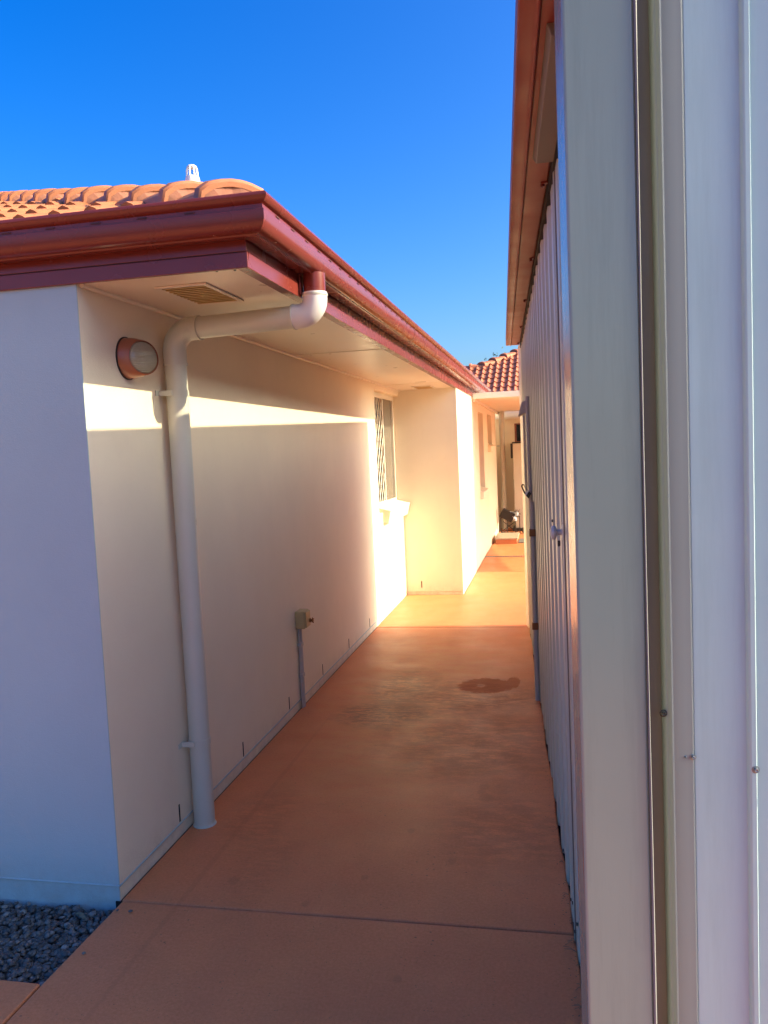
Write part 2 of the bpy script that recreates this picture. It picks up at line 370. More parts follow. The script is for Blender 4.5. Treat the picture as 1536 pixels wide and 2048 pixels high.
# pier side wall with two openings
wp = MB(); YB = 15.6
A0, A1, AZ0, AZ1 = 11.30, 12.12, .95, 2.06; B0, B1, BZ0, BZ1 = 12.95, 13.90, 1.58, 2.08
def xw(y0, y1, z0, z1): wp.box(XP-T, XP, y0, y1, z0, z1)
xw(YP+T, A0, .03, ZS+.2); xw(A0, A1, .03, AZ0); xw(A0, A1, AZ1, ZS+.2); xw(A1, B0, .03, ZS+.2); xw(B0, B1, .03, BZ0); xw(B0, B1, BZ1, ZS+.2); xw(B1, 14.9, .03, ZS+.2)
wp.box(XP-T, XP-.003, YP+T, 14.9, -.12, .026)
wp.build('wall', 'wall_side', H)
def bead(p0, p1, r=.006, mat='trim', nm='bead'): return MB().tube([p0, p1], r, 8).build(nm, mat, H, smooth=True)
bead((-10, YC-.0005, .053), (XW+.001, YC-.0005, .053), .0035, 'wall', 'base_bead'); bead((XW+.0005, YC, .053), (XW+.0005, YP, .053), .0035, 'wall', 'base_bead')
# dark gap along the slab
MB().box(XW-.02, XW+.0035, YC, YP, -.1, -.006).build('slab_gap', 'dark', H)
# weep holes
wh = MB().box(-.004, .0015, -.005, .005, 0, .075).build('weep_hole', 'dark', H, local=True)
def wmat(x, y, z, rz=0): return WM(H).inverted() @ Matrix.Translation((x, y, z)) @ Matrix.Rotation(rz, 4, 'Z')
spots = [(XW, y, .062, 0) for y in (3.10, 3.835, 4.59, 5.33, 6.08, 6.83, 7.71)]+[(-1.42, YP, .075, -math.pi/2)]
wh.matrix_basis = wmat(*spots[0])
for sp_ in spots[1:]: part(wh, H, wmat(*sp_))
# soffit panels
for y0, y1 in ((YC+.01, 5.018), (5.026, 7.85), (7.858, YP)):
    MB().box(XW-.01, XP+.0, y0, y1, ZS, ZS+.008).build('soffit_panel', 'soffit', H, bevel=.0015)
MB().box(XW-.01, XP, YC+.01, YP, ZS+.012, ZS+.02).build('soffit_backing', 'dark', H)
for y in (5.022, 7.854): MB().box(XW, XP-.005, y-.014, y+.014, ZS-.003, ZS-.0002).build('soffit_joiner', 'soffit', H)
MB().tube([(XW+.009, YC+.02, ZS-.005), (XW+.009, YP, ZS-.005)], .009, 10).build('cornice', 'trim', H, smooth=True)
# fascia (bottom strip proud, groove, recessed upper)
def lshape(off0, off1, z0, z1, y_end, name, mat, bev=.002):
    # strip that runs along the front and turns the corner to the side; offsets measured outward from fascia line
    xs, yf = XP+.0, YC-.0
    m = MB()
    m.box(-10, xs+off1, yf-off1, yf-off0, z0, z1)
    m.box(xs+off0, xs+off1, yf-off0, y_end, z0, z1)
    return m.build(name, mat, H, bevel=bev)
YGE = 12.3
lshape(-.0, .012, ZS-.006, ZS+.045, YGE, 'fascia', 'fascia'); lshape(-.0, .0075, ZS+.0485, ZS+.17, YGE, 'fascia', 'fascia')
lshape(-.004, .005, ZS+.044, ZS+.0495, YGE, 'fascia', 'slot', 0)
MB().box(XP-.03, XP-.0005, YC+.002, YGE, ZS-.005, ZS-.0005).build('fascia_return', 'fascia', H)
for x, y in ((XP-.05, YC+.03), (XP-.008, YC+.05), (XP-.11, YC+.02)):
    MB().lathe([(0, -.003), (.004, -.003), (.005, 0)], (x, y, ZS-.0006), (0, 0, 1), 10).build('screw', 'blackmetal', H)
# gutter swept along front and side with a mitre
prof = [(.0135, .095), (.0135, .0), (.060, -.001), (.064, -.005), (.069, -.004), (.072, .001), (.084, .003), (.096, .010), (.105, .022), (.110, .037), (.110, .066), (.105, .068), (.105, .081), (.110, .083), (.117, .088), (.124, .095), (.127, .103), (.125, .110), (.119, .115), (.111, .115), (.107, .110), (.106, .100), (.098, .085), (.10, .04), (.085, .014), (.060, .008), (.022, .008), (.022, .095)]
GZ = 2.303
rows = []
for P, D in (((-10, YC), (0, -1)), ((XP, YC), (1, -1)), ((XP, YGE), (1, 0))):
    rows.append([(P[0]+D[0]*o, P[1]+D[1]*o, GZ+z) for o, z in prof])
gm = MB(); gm.strip(rows, close=True); n_ = len(prof)
gm.add(rows[2], [tuple(range(n_))])
gut = gm.build('gutter', 'gutter', H, smooth=True)
# overflow slots in the gutter face
so = MB().box(-.017, .017, -.0015, .0012, -.0018, .0018).build('overflow_slot', 'slot', H, local=True)
sl_spots = [(XP-.14-i*.165, YC-.1065, 0) for i in range(18)]+[(XP+.1065, YC+.04+i*.165, math.pi/2) for i in range(46)]
so.matrix_basis = wmat(sl_spots[0][0], sl_spots[0][1], GZ+.0745, sl_spots[0][2])
for x, y, a in sl_spots[1:]: part(so, H, wmat(x, y, GZ+.0745, a))

for y_ in (5.4, 8.6):
    MB().strip([[(XP+o+(.0012 if o > .06 else 0), y_+dy, GZ+z-(.0012 if z < .02 else 0)) for o, z in prof[2:18]] for dy in (-.022, .022)]).build('gutter_joiner', 'gutter', H, smooth=True, fixn=False)
# window in the side wall
wi = bpy.data.objects.new('window', None); COL.objects.link(wi); wi.parent = H; wi.matrix_basis = wmat(XW, 8.07, 1.0)
def wbox(name, mat, x0, x1, y0, y1, z0, z1, bev=.002, par=None): return MB().box(x0, x1, y0, y1, z0, z1).build(name, mat, par or wi, bevel=bev)
xg = XW-.075
wbox('glass_pane', 'glass', xg-.012, xg-.006, WY0+.02, WY1-.03, WZ0+.03, WZ1-.02, 0)
wf = MB(); wf.box(xg-.03, xg+.012, WY0, WY0+.04, WZ0+.002, WZ1); wf.box(xg-.03, xg+.012, WY1-.045, WY1-.002, WZ0+.002, WZ1)
wf.box(xg-.03, xg+.012, WY0+.04, WY1-.045, WZ1-.045, WZ1-.001); wf.box(xg-.03, xg+.012, WY0+.04, WY1-.045, WZ0+.01, WZ0+.075)
wf.box(xg-.02, xg+.018, 8.0, 8.055, WZ0+.075, WZ1-.045)
wf.build('window_frame', 'trim', wi, bevel=.003)
# diamond security grille over the near half
gr = MB(); gx = xg+.028; y0g, y1g, z0g, z1g = WY0+.02, 7.99, WZ0+.08, WZ1-.05
sp = .11
def clipline(p, q):
    t0, t1 = 0., 1.; d = (q[0]-p[0], q[1]-p[1])
    for (pp, qq) in ((-d[0], p[0]-y0g), (d[0], y1g-p[0]), (-d[1], p[1]-z0g), (d[1], z1g-p[1])):
        if abs(pp) < 1e-9:
            if qq < 0: return None
        else:
            r_ = qq/pp
            if pp < 0: t0 = max(t0, r_)
            else: t1 = min(t1, r_)
    return None if t0 >= t1 else ((p[0]+d[0]*t0, p[1]+d[1]*t0), (p[0]+d[0]*t1, p[1]+d[1]*t1))
for i in range(-40, 60):
    for sgn in (1, -1):
        c0 = y0g+i*sp; seg = clipline((c0, z0g-.2), (c0+sgn*2.0/1.6, z0g+1.8))
        if seg:
            (a, b), (c_, d_) = seg; gr.tube([(gx, a, b), (gx, c_, d_)], .0038, 5)
gr.build('security_grille', 'trim', wi)
gf = MB()
for (a, b, c_, d_) in ((y0g-.015, y0g+.012, z0g-.015, z1g+.015), (y1g-.012, y1g+.014, z0g-.015, z1g+.015), (y0g+.012, y1g-.012, z1g-.01, z1g+.015), (y0g+.012, y1g-.012, z0g-.015, z0g+.01)):
    gf.box(gx-.008, gx+.010, a, b, c_, d_)
gf.build('grille_frame', 'trim', wi, bevel=.002)
MB().box(gx-.022, gx-.020, y0g, y1g, z0g, z1g).build('fly_screen', 'blackmetal', wi)
sill = MB().add([(xg-.02, WY0+.17, 1.055), (xg-.02, YP-.001, 1.055), (XW+.078, YP-.001, 1.012), (XW+.078, WY0+.17, 1.012),
                 (xg-.02, WY0+.17, .90), (xg-.02, YP-.001, .90), (XW+.050, YP-.001, .888), (XW+.050, WY0+.17, .888)],
                [(0, 1, 2, 3), (7, 6, 5, 4), (0, 3, 7, 4), (3, 2, 6, 7), (2, 1, 5, 6), (1, 0, 4, 5)])
sill.build('sill', 'wall_side', wi, bevel=.004)
# two small windows on the far wall
for (a, b, z0, z1) in ((A0, A1, AZ0, AZ1), (B0, B1, BZ0, BZ1)):
    w2 = bpy.data.objects.new('window', None); COL.objects.link(w2); w2.parent = H; w2.matrix_basis = wmat(XP, (a+b)/2, z0)
    x_ = XP-.10
    MB().box(x_-.010, x_-.004, a+.02, b-.02, z0+.02, z1-.02).build('glass_pane', 'glass', w2)
    f_ = MB(); f_.box(x_-.03, x_+.012, a, a+.04, z0, z1); f_.box(x_-.03, x_+.012, b-.04, b, z0, z1); f_.box(x_-.03, x_+.012, a+.04, b-.04, z1-.04, z1); f_.box(x_-.03, x_+.012, a+.04, b-.04, z0, z0+.05)
    f_.build('window_frame', 'trim', w2, bevel=.002)
    MB().prism([(x_+.013, z0+.045), (x_+.013, z0-.002), (XP+.001, z0-.002), (XP+.001, z0-.10), (XP+.045, z0-.09), (XP+.052, z0+.0)], a-.03, b+.03, 1).build('sill', 'wall_side', w2, bevel=.003)

# roof base, tiles, hip caps
PT = math.tan(R(21)); EX, EY, EZ = XP+.035, YC-.035, 2.372
Rf = bpy.data.objects.new('roof', None); COL.objects.link(Rf); Rf.parent = H; Rf.matrix_basis = wmat(EX, EY, EZ)
tmax = 7.0
def fz(y): return EZ+PT*(y-EY)
def szz(x): return EZ+PT*(EX-x)
uz = -.012
rb = MB(); hp = (EX-tmax, EY+tmax, EZ+PT*tmax+uz)
rb.add([(EX, EY, EZ+uz), (-10, EY, EZ+uz), (-10, EY+tmax, hp[2]), hp, (EX, 13, EZ+uz), (EX-tmax, 13, hp[2])], [(0, 3, 2, 1), (0, 4, 5, 3)])
rb.build('roof_underlay', 'mortar', Rf, fixn=False)
def tile_mesh(w=.30, l=.365, th=.020, nr=2, ns=7):
    """interlocking tile, u 0..w, v 0..l (upslope), front lip raised"""
    pr = []
    rw = w/nr
    for r_ in range(nr):
        for q in range(ns):
            t = q/ns; u = r_*rw+t*rw
            ph = t/.56
            z = .036*math.sin(math.pi*ph)**.8 if 0 < ph < 1 else 0.
            pr.append((u, z))
    pr.append((w, 0.))
    top = []
    for v, lift in ((0, .032), (l, .002)): top.append([(u, v, z+lift) for u, z in pr])
    m = MB(); m.strip(top)
    bot = [[(u, 0, z+.032-th) for u, z in pr], top[0]]
    m.strip(bot)
    m.strip([[top[0][0], bot[0][0]], [top[1][0], (top[1][0][0], l, -.01)]]); m.strip([[bot[0][-1], top[0][-1]], [(w, l, -.01), top[1][-1]]])
    return m
def frame(o, u, v, n): return Matrix(((u[0], v[0], n[0], o[0]), (u[1], v[1], n[1], o[1]), (u[2], v[2], n[2], o[2]), (0, 0, 0, 1)))
cosr, sinr = math.cos(R(21)), math.sin(R(21))
CR = .325
def tiles(parent, mat, ox, oy, oz, udir, vdir, n0, n1, rows_, keep, stuff_from=None, cut=None):
    """lays tiles; keep(x,y)->1 inside, 0 outside, test on tile corners; cut = (point, normal) planes"""
    tm = tile_mesh(); proto = None; pinv = WM(parent).inverted(); cnt = 0; sm = MB()
    u = Vector(udir); v = Vector((vdir[0]*cosr, vdir[1]*cosr, sinr)); n = u.cross(v)
    for r_ in range(rows_):
        for i in range(n0, n1):
            o = Vector((ox, oy, oz))+u*(i*.30)+v*(r_*CR)
            F = frame(o, u, v, n)
            cs = [F @ Vector(p) for p in ((0, 0, 0), (.3, 0, 0), (.3, .365, 0), (0, .365, 0))]
            ins = [keep(c) for c in cs]
            if not any(ins): continue
            jit = Matrix.Translation((0, 0, random.uniform(-.001, .002))) @ Matrix.Rotation(random.uniform(-.006, .006), 4, 'Z')
            st = stuff_from and stuff_from(o)
            if all(ins) and not st:
                if proto is None:
                    proto = tm.build('tile', mat, parent, smooth=True, local=True, fixn=False); proto.matrix_basis = pinv @ F @ jit
                else: part(proto, parent, pinv @ F @ jit, 'tile')
            else:
                FF = F @ jit; vs = [FF @ Vector(p) for p in tm.v]
                bm = bmesh.new(); bv = [bm.verts.new(p) for p in vs]
                for f in tm.f: bm.faces.new([bv[q] for q in f])
                if not all(ins):
                    for (pp, nn) in cut(cs):
                        bmesh.ops.bisect_plane(bm, geom=bm.verts[:]+bm.edges[:]+bm.faces[:], plane_co=pp, plane_no=nn, clear_outer=True)
                bm.verts.ensure_lookup_table(); bm.verts.index_update()
                if bm.faces:
                    mm = MB(); mm.add([p.co[:] for p in bm.verts], [[q.index for q in f.verts] for f in bm.faces])
                    if st: sm.add(mm.v, mm.f)
                    else: mm.build('tile', mat, parent, smooth=True, fixn=False)
                bm.free()
            cnt += 1
    if sm.f: sm.build('tile_field', mat, parent, smooth=True, fixn=False)['kind'] = 'stuff'
    return cnt
s2 = math.sqrt(.5)
hipn = Vector((s2, s2, 0))     # hip plane normal, points to the side slope (x+y > const)
hk = EX+EY
c1 = tiles(Rf, 'tile', EX-.02, EY, EZ, (1, 0, 0), (0, 1), -30, 1, 19, lambda c: c.x+c.y < hk and c.x > -10,
           stuff_from=lambda o: o.x < -4.6, cut=lambda cs: [((EX, EY, 0), hipn)])
c2 = tiles(Rf, 'tile', EX, EY-.02, EZ, (0, 1, 0), (-1, 0), 0, 36, 8, lambda c: c.x+c.y > hk and c.y < 13,
           stuff_from=lambda o: True, cut=lambda cs: [((EX, EY, 0), -hipn)])
# mortar bed and caps along the hip
hd = Vector((-1, 1, PT)).normalized(); hu = Vector((s2, s2, 0)); hn = hu.cross(hd) if hu.cross(hd).z > 0 else hd.cross(hu)
h0 = Vector((EX, EY, EZ))
mb = MB(); a0 = h0+hd*.02; a1 = h0+hd*9.5
pf = [(-.112, -.075), (-.112, -.012), (-.05, .02), (.05, .02), (.112, -.012), (.112, -.075)]
mb.strip([[a0+hu*p+hn*q for p, q in pf], [a1+hu*p+hn*q for p, q in pf]]); mb.add([a0+hu*p+hn*q for p, q in pf], [tuple(range(6))])
mb.build('hip_mortar', 'mortar', Rf, fixn=False)
def cap_mesh(l=.43, first=False):
    m = MB(); rows_ = []
    base = [(-.128, -.01), (-.126, .040), (-.121, .074), (-.090, .098), (-.05, .110), (-.018, .115), (.018, .115), (.05, .110), (.090, .098), (.121, .074), (.126, .040), (.128, -.01)]
    for v, sc, li in ((0, 1.0, .018), (.006, 1.045, .022), (.05, 1.045, .022), (.070, .985, .008), (l*.6, .93, -.006), (l, .88, -.02)):
        rows_.append([(x*sc, v, z*sc+li-.032) for x, z in base])
    m.strip(rows_)
    m.strip([[(x*.90, 0, z*.88-.004) for x, v, z in rows_[0]], rows_[0]])
    return m
def mouth():     # bedding mortar pointed up inside the open end
    m = cap_mesh(); r_ = [(x*.905, .004+.004*math.sin(i*1.7), z*.885-.004) for i, (x, v, z) in enumerate(m.v[:12])]
    q = MB(); q.add([(0, .0, .0)]+r_, [(0, i+1, i+2) for i in range(11)]); return q
cp = None; Hinv = WM(Rf).inverted(); kk = 0; d_ = .12
while d_ < 9.2:
    F = frame(h0+hd*d_, hu, hd, hn) @ Matrix.Rotation(random.uniform(-.02, .02), 4, 'Z') @ Matrix.Rotation(random.uniform(-.03, .03), 4, 'Y') @ Matrix.Translation((random.uniform(-.006, .006), 0, random.uniform(-.004, .004)))
    if cp is None:
        cp = cap_mesh().build('hip_cap', 'cap', Rf, smooth=True, local=True, fixn=False); cp.matrix_basis = Hinv @ F
        mo = mouth().build('cap_pointing', 'mortar', Rf, local=True, fixn=False); mo.matrix_basis = Hinv @ F
    else: part(cp, Rf, Hinv @ F); part(mo, Rf, Hinv @ F)
    d_ += .375 if kk else .33
    kk += 1

# soil vent pipe through the side slope
vx_, vy_ = -2.62, 6.0; vz = szz(vx_)
VP = thing('roof_vent_pipe', 'white plastic vent pipe with slotted cowl standing behind the hip tiles', 'vent pipe', (vx_, vy_, vz))
MB().tube([(vx_, vy_, vz-.05), (vx_, vy_, 3.66)], .043, 24).build('pipe', 'pvc_white', VP, smooth=True)
MB().lathe([(.046, 0), (.052, .004), (.052, .05), (.056, .052), (.056, .11), (.050, .135), (.044, .140), (0, .140)], (vx_, vy_, 3.60), (0, 0, 1), 24).build('collar', 'pvc_white', VP, smooth=True)
cb = MB()
for i in range(8):
    a = 2*math.pi*i/8; ca, sa = math.cos(a), math.sin(a)
    cb.tube([(vx_+ca*.044, vy_+sa*.044, 3.735), (vx_+ca*.041, vy_+sa*.041, 3.78), (vx_+ca*.033, vy_+sa*.033, 3.808)], .007, 6)
cb.lathe([(.038, -.002), (.036, .008), (.026, .016), (0, .019)], (vx_, vy_, 3.806), (0, 0, 1), 20)
cb.build('cowl', 'pvc_white', VP, smooth=True)
MB().lathe([(.09, 0), (.075, .03), (.05, .05), (.046, .09)], (vx_, vy_, vz), (0, 0, 1), 20).build('flashing', 'clip', VP, smooth=True)

# ------------------------------------------------------------------ downpipe
DP = thing('downpipe', 'cream round downpipe with two elbows running from red gutter down the side wall', 'downpipe', (-1.53, 3.21, 0))
gx_, gy_ = -.900, 3.18; wx, wy = -1.53, 3.215; za, zb = 2.146, 2.133; r = .045
MB().tube([(gx_, gy_, 2.306), (gx_, gy_, 2.2)], .0435, 32).build('outlet', 'gutter', DP, smooth=True)
MB().box(gx_-.052, gx_-.046, gy_-.04, gy_+.04, 2.225, 2.30).build('outlet_flange', 'gutter', DP, bevel=.001)
def arc(c, a, b, n=10):   # quarter bend from direction a to b around corner c, radius rad
    pass
def bend(p, d0, d1, rad, n=12):
    """points of a quarter bend whose legs leave corner p along -d0 and +d1"""
    p = Vector(p); d0 = Vector(d0).normalized(); d1 = Vector(d1).normalized(); c = p-d0*rad+d1*rad
    return [c+(-d1*math.cos(t)+d0*math.sin(t))*rad for t in [math.pi/2*i/n for i in range(n+1)]]
hdv = (Vector((wx, wy, zb))-Vector((gx_, gy_, za))).normalized()
b1 = bend((gx_, gy_, za), (0, 0, -1), hdv, .062); b2 = bend((wx, wy, zb), hdv, (0, 0, -1), .085)
MB().tube([(gx_, gy_, 2.232)]+b1+[b1[-1]+hdv*.035], .0485, 32).build('elbow', 'pvc_white', DP, smooth=True)
MB().tube([b1[-1]+hdv*.02, b2[0]-hdv*.02], r, 32).build('pipe', 'pvc', DP, smooth=True)
MB().tube([b2[0]-hdv*.035]+b2+[b2[-1]-Vector((0, 0, .06))], .0485, 32).build('elbow', 'pvc', DP, smooth=True)
MB().tube([(wx, wy, b2[-1].z-.03), (wx, wy, .0)], r, 32).build('pipe', 'pvc', DP, smooth=True)
MB().lathe([(r+.0005, 0), (r+.006, .001), (r+.004, .006), (r, .008)], (wx, wy, .0), (0, 0, 1), 32).build('base_sealant', 'pvc', DP, smooth=True)
for p_, d_2 in ((b1[-1]+hdv*.030, hdv), (b2[0]-hdv*.035, hdv), (b2[-1]-Vector((0, 0, .055)), Vector((0, 0, -1))), (Vector((gx_, gy_, 2.222)), Vector((0, 0, -1)))):
    MB().lathe([(.0475, -.004), (.0512, -.0035), (.0512, .0035), (.0475, .004)], p_, d_2, 32).build('collar', 'pvc', DP, smooth=True)
for z in (1.872, .375):
    cl = MB(); cl.lathe([(r, -.012), (r+.003, -.012), (r+.003, .012), (r, .012)], (wx, wy, z), (0, 0, 1), 32)
    cl.box(XW, wx, wy-.055, wy-.047, z-.011, z+.011); cl.box(XW, XW+.003, wy-.085, wy-.047, z-.011, z+.011)
    cl.build('bracket', 'pvc', DP, smooth=True)

# ------------------------------------------------------------------ soffit vents
def vent(label, cx, cy, w, l, nsl):
    V = thing('soffit_vent', label, 'vent', (cx, cy, ZS), group='vents in the eave lining')
    f = MB(); b = .018; z0, z1 = ZS-.007, ZS-.0005
    f.box(cx-w/2, cx+w/2, cy-l/2, cy-l/2+b, z0, z1); f.box(cx-w/2, cx+w/2, cy+l/2-b, cy+l/2, z0, z1)
    f.box(cx-w/2, cx-w/2+b, cy-l/2+b, cy+l/2-b, z0, z1); f.box(cx+w/2-b, cx+w/2, cy-l/2+b, cy+l/2-b, z0, z1)
    f.build('frame', 'soffit', V, bevel=.002)
    MB().box(cx-w/2+b, cx+w/2-b, cy-l/2+b, cy+l/2-b, ZS-.0012, ZS-.0006).build('backing', 'vent_back', V)
    step = (l-2*b)/nsl
    s0 = None
    for i in range(nsl):
        y = cy-l/2+b+step*(i+.5)
        if s0 is None:
            s0 = MB().hexa([(-w/2+b, -step*.30, -.0075), (w/2-b, -step*.30, -.0075), (w/2-b, step*.12, -.0075), (-w/2+b, step*.12, -.0075)],
                           [(-w/2+b, -step*.05, -.0014), (w/2-b, -step*.05, -.0014), (w/2-b, step*.42, -.0014), (-w/2+b, step*.42, -.0014)]).build('louvre', 'grille', V, local=True)
            s0.matrix_basis = Matrix.Translation((0, y-cy, 0))
        else: part(s0, V, Matrix.Translation((0, y-cy, 0)))
    MB().lathe([(0, -.010), (.006, -.010), (.008, -.007)], (cx, cy, ZS), (0, 0, 1), 10).build('screw', 'grille', V)
vent('rectangular ochre louvred vent in the eave near the house corner', -1.283, 2.955, .20, .37, 11)
vent('small slotted vent in the eave lining above the window', -1.265, 8.40, .20, .37, 11)

# ------------------------------------------------------------------ wall lamp
ly, lz = 2.915, 1.992
L = thing('wall_lamp', 'round terracotta bunker light with ribbed glass lens high on the side wall', 'wall lamp', (XW, ly, lz))
ax = Vector((1, 0, 0))
bp = MB(); n = 40; rws = []
off = [(.086, 0.0, 0), (.090, .006, 0), (.090, .030, .002), (.086, .062, .006), (.078, .088, .010), (.069, .097, .012), (.064, .094, .012), (.063, .085, .012)]
ta = R(30); lc = Vector((XW+.070, ly+.002, lz)); lax = Vector((math.cos(ta), -math.sin(ta), .06)).normalized()
lu = Vector((math.sin(ta), math.cos(ta), 0)); lv_ = lu.cross(lax) if lu.cross(lax).z > 0 else lax.cross(lu)
def ring(c, u_, v_, r_): return [c+u_*math.cos(a)*r_+v_*math.sin(a)*r_ for a in [2*math.pi*j/n for j in range(n)]]
base_ = ring(Vector((XW, ly, lz)), Vector((0, 1, 0)), Vector((0, 0, 1)), .077); front_ = ring(lc, lu, lv_, .0665)
for t_ in (0, .12, .35, .6, .82, .94, 1.):
    bul = .004*math.sin(math.pi*t_)
    rws.append([tuple(p*(1-t_)+q_*t_+(p-Vector((XW, ly, lz))).normalized()*bul) for p, q_ in zip(base_, front_)])
rws.append([tuple(p) for p in ring(lc+lax*.003, lu, lv_, .0635)]); rws.append([tuple(p) for p in ring(lc-lax*.006, lu, lv_, .061)])
bp.strip(rws, close=True); bp.build('housing', 'terra_plastic', L, smooth=True)
MB().lathe([(.082, 0), (.082, .004), (.078, .005)], (XW, ly, lz), (1, 0, 0), 40).build('gasket', 'blackmetal', L, smooth=True)
gl = MB(); rws = []
for i in range(12):
    t = i/11*math.pi/2
    rws.append([tuple(p) for p in ring(lc-lax*.006+lax*.024*math.sin(t), lu, lv_, max(.0615*math.cos(t), 1e-4))])
gl.strip(rws, close=True); gl.build('lens', 'lens', L, smooth=True)
lamp_ribs = MB()
for i in range(-9, 10):
    z = i*.0062; hw = math.sqrt(.0585**2-z*z)
    lamp_ribs.tube([tuple(lc+lu*y_+lv_*z+lax*(-.006+.024*math.sqrt(max(0, 1-(y_*y_+z*z)/.0615**2))+.0004)) for y_ in np.linspace(-hw, hw, 9)], .0012, 5)
lamp_ribs.build('lens_ribs', 'lens', L, smooth=True)
sc_ = lc-lu*.071-lax*.012
MB().box(sc_.x-.006, sc_.x+.006, sc_.y-.003, sc_.y+.002, lz-.004, lz+.004).build('screw', 'blackmetal', L)

# ------------------------------------------------------------------ electrical box with conduit
by0, by1, bz0, bz1 = 4.785, 4.885, .508, .618
B = thing('outlet_box', 'small beige box with brass fitting on twin conduits low on the side wall', 'outlet box', (XW, 4.86, 0))
MB().box(XW, XW+.062, by0, by1, bz0, bz1).build('box', 'box_beige', B, bevel=.006)
MB().box(XW+.0621, XW+.072, by0+.006, by1-.006, bz0+.006, bz1-.006).build('cover', 'box_beige', B, bevel=.004)
tp = MB(); tp.lathe([(.014, 0), (.014, .006), (.008, .007), (.008, .018), (.011, .019), (.011, .024), (0, .025)], (XW+.072, 4.862, .548), (1, 0, 0), 16)
for a in range(4):
    a_ = a*math.pi/2+.4; tp.tube([(XW+.090, 4.862, .548), (XW+.092, 4.862+math.cos(a_)*.019, .548+math.sin(a_)*.019)], .0038, 8)
tp.build('brass_fitting', 'brass', B, smooth=True)
for y in (4.812, 4.838):
    MB().tube([(XW+.012, y, bz0), (XW+.012, y, 0.0)], .007 if y < 4.82 else .0115, 14).build('conduit', 'conduit', B, smooth=True)
for z in (.40, .205):
    MB().box(XW, XW+.026, 4.800, 4.854, z-.012, z+.012).build('saddle', 'conduit', B, bevel=.004)

# ------------------------------------------------------------------ shed (right)
SH = thing('shed', 'ribbed beige metal shed on the right with red gutter and pale front panel', 'shed', (.18, 0, 0), TH)
SH.matrix_basis = Matrix.Rotation(TH, 4, 'Z') @ Matrix.Translation((.18, 0, 0))
SH.location = SH.matrix_basis.to_translation()
SO = Vector((.18, 0, 0))
def sb(m, name, mat, par=None, **kw):     # mesh given in (lateral, depth, z); parent frame is offset by .18
    m.v = [(p[0]-.18, p[1], p[2]) for p in m.v]
    return m.build(name, mat, par or SH, local=True, **kw)
SD0, SD1 = 1.52, 7.17
# ribbed side sheets: one sheet per stretch so that laps show
def rib_profile(d0, d1, per=.235, cr=.075, sl_=.016, dep=.019, phase=0.):
    pts = []; k0 = math.floor((d0-phase)/per)-1; k = k0
    while phase+k*per < d1+per:
        c = phase+k*per
        pts += [(c-cr/2-sl_, dep), (c-cr/2, 0.), (c+cr/2, 0.), (c+cr/2+sl_, dep)]
        # small stiffening swage in the pan
        pc = c+per/2; pts += [(pc-.010, dep), (pc-.004, dep-.003), (pc+.004, dep-.003), (pc+.010, dep)]
        k += 1
    out = [p for p in pts if d0 < p[0] < d1]
    def val(d):
        for a, b in zip(pts, pts[1:]):
            if a[0] <= d <= b[0]: return a[1]+(b[1]-a[1])*(d-a[0])/max(1e-9, b[0]-a[0])
        return dep
    return [(d0, val(d0))]+out+[(d1, val(d1))]
ztop = 2.405
def sheet(d0, d1, off=0., name='side_sheet'):
    pr = rib_profile(d0, d1, phase=2.49); m = MB()
    m.strip([[(LS+o-off, d, -.015) for d, o in pr], [(LS+o-off, d, 1.2) for d, o in pr], [(LS+o-off, d, ztop) for d, o in pr]])
    o = sb(m, name, 'shed', fixn=False, smooth=False); return o
sheet(1.62, 2.545); sheet(2.556, 3.35, .0); sheet(3.33, 4.14, .0012); sheet(4.12, 4.95); sheet(4.93, 5.75, .0012); sheet(5.73, 6.55); sheet(6.53, 7.15, .0012)
sb(MB().box(LS-.0015, LS+.03, 2.544, 2.557, -.01, ztop), 'door_gap', 'groove')
sb(MB().box(LS-.004, LS+.0, 2.559, 2.575, -.01, ztop), 'door_edge', 'shed', bevel=.0015)
# dark interior behind sheets and roof
body = MB(); body.box(LS+.028, 3.6, 1.70, 7.12, -.1, 2.47); sb(body, 'inner_wall', 'dark')
rf = MB(); rf.prism([(LS-.09, 2.485), (3.7, 2.70), (3.7, 2.73), (LS-.09, 2.505)], 1.50, 7.17, 1); sb(rf, 'roof', 'shed')
sb(MB().box(3.6, 3.64, 1.7, 7.12, -.1, 2.47), 'wall', 'shed'); sb(MB().box(LS+.03, 3.6, 7.125, 7.15, -.1, 2.47), 'wall', 'shed')
# far corner flashing
sb(MB().add([(LS-.004, 7.06, -.0), (LS-.022, 7.18, -.0), (LS+.08, 7.18, -.0), (LS-.004, 7.06, 2.43), (LS-.022, 7.18, 2.43), (LS+.08, 7.18, 2.43)], [(0, 1, 4, 3), (1, 2, 5, 4)]), 'corner_flashing', 'trim', fixn=False)
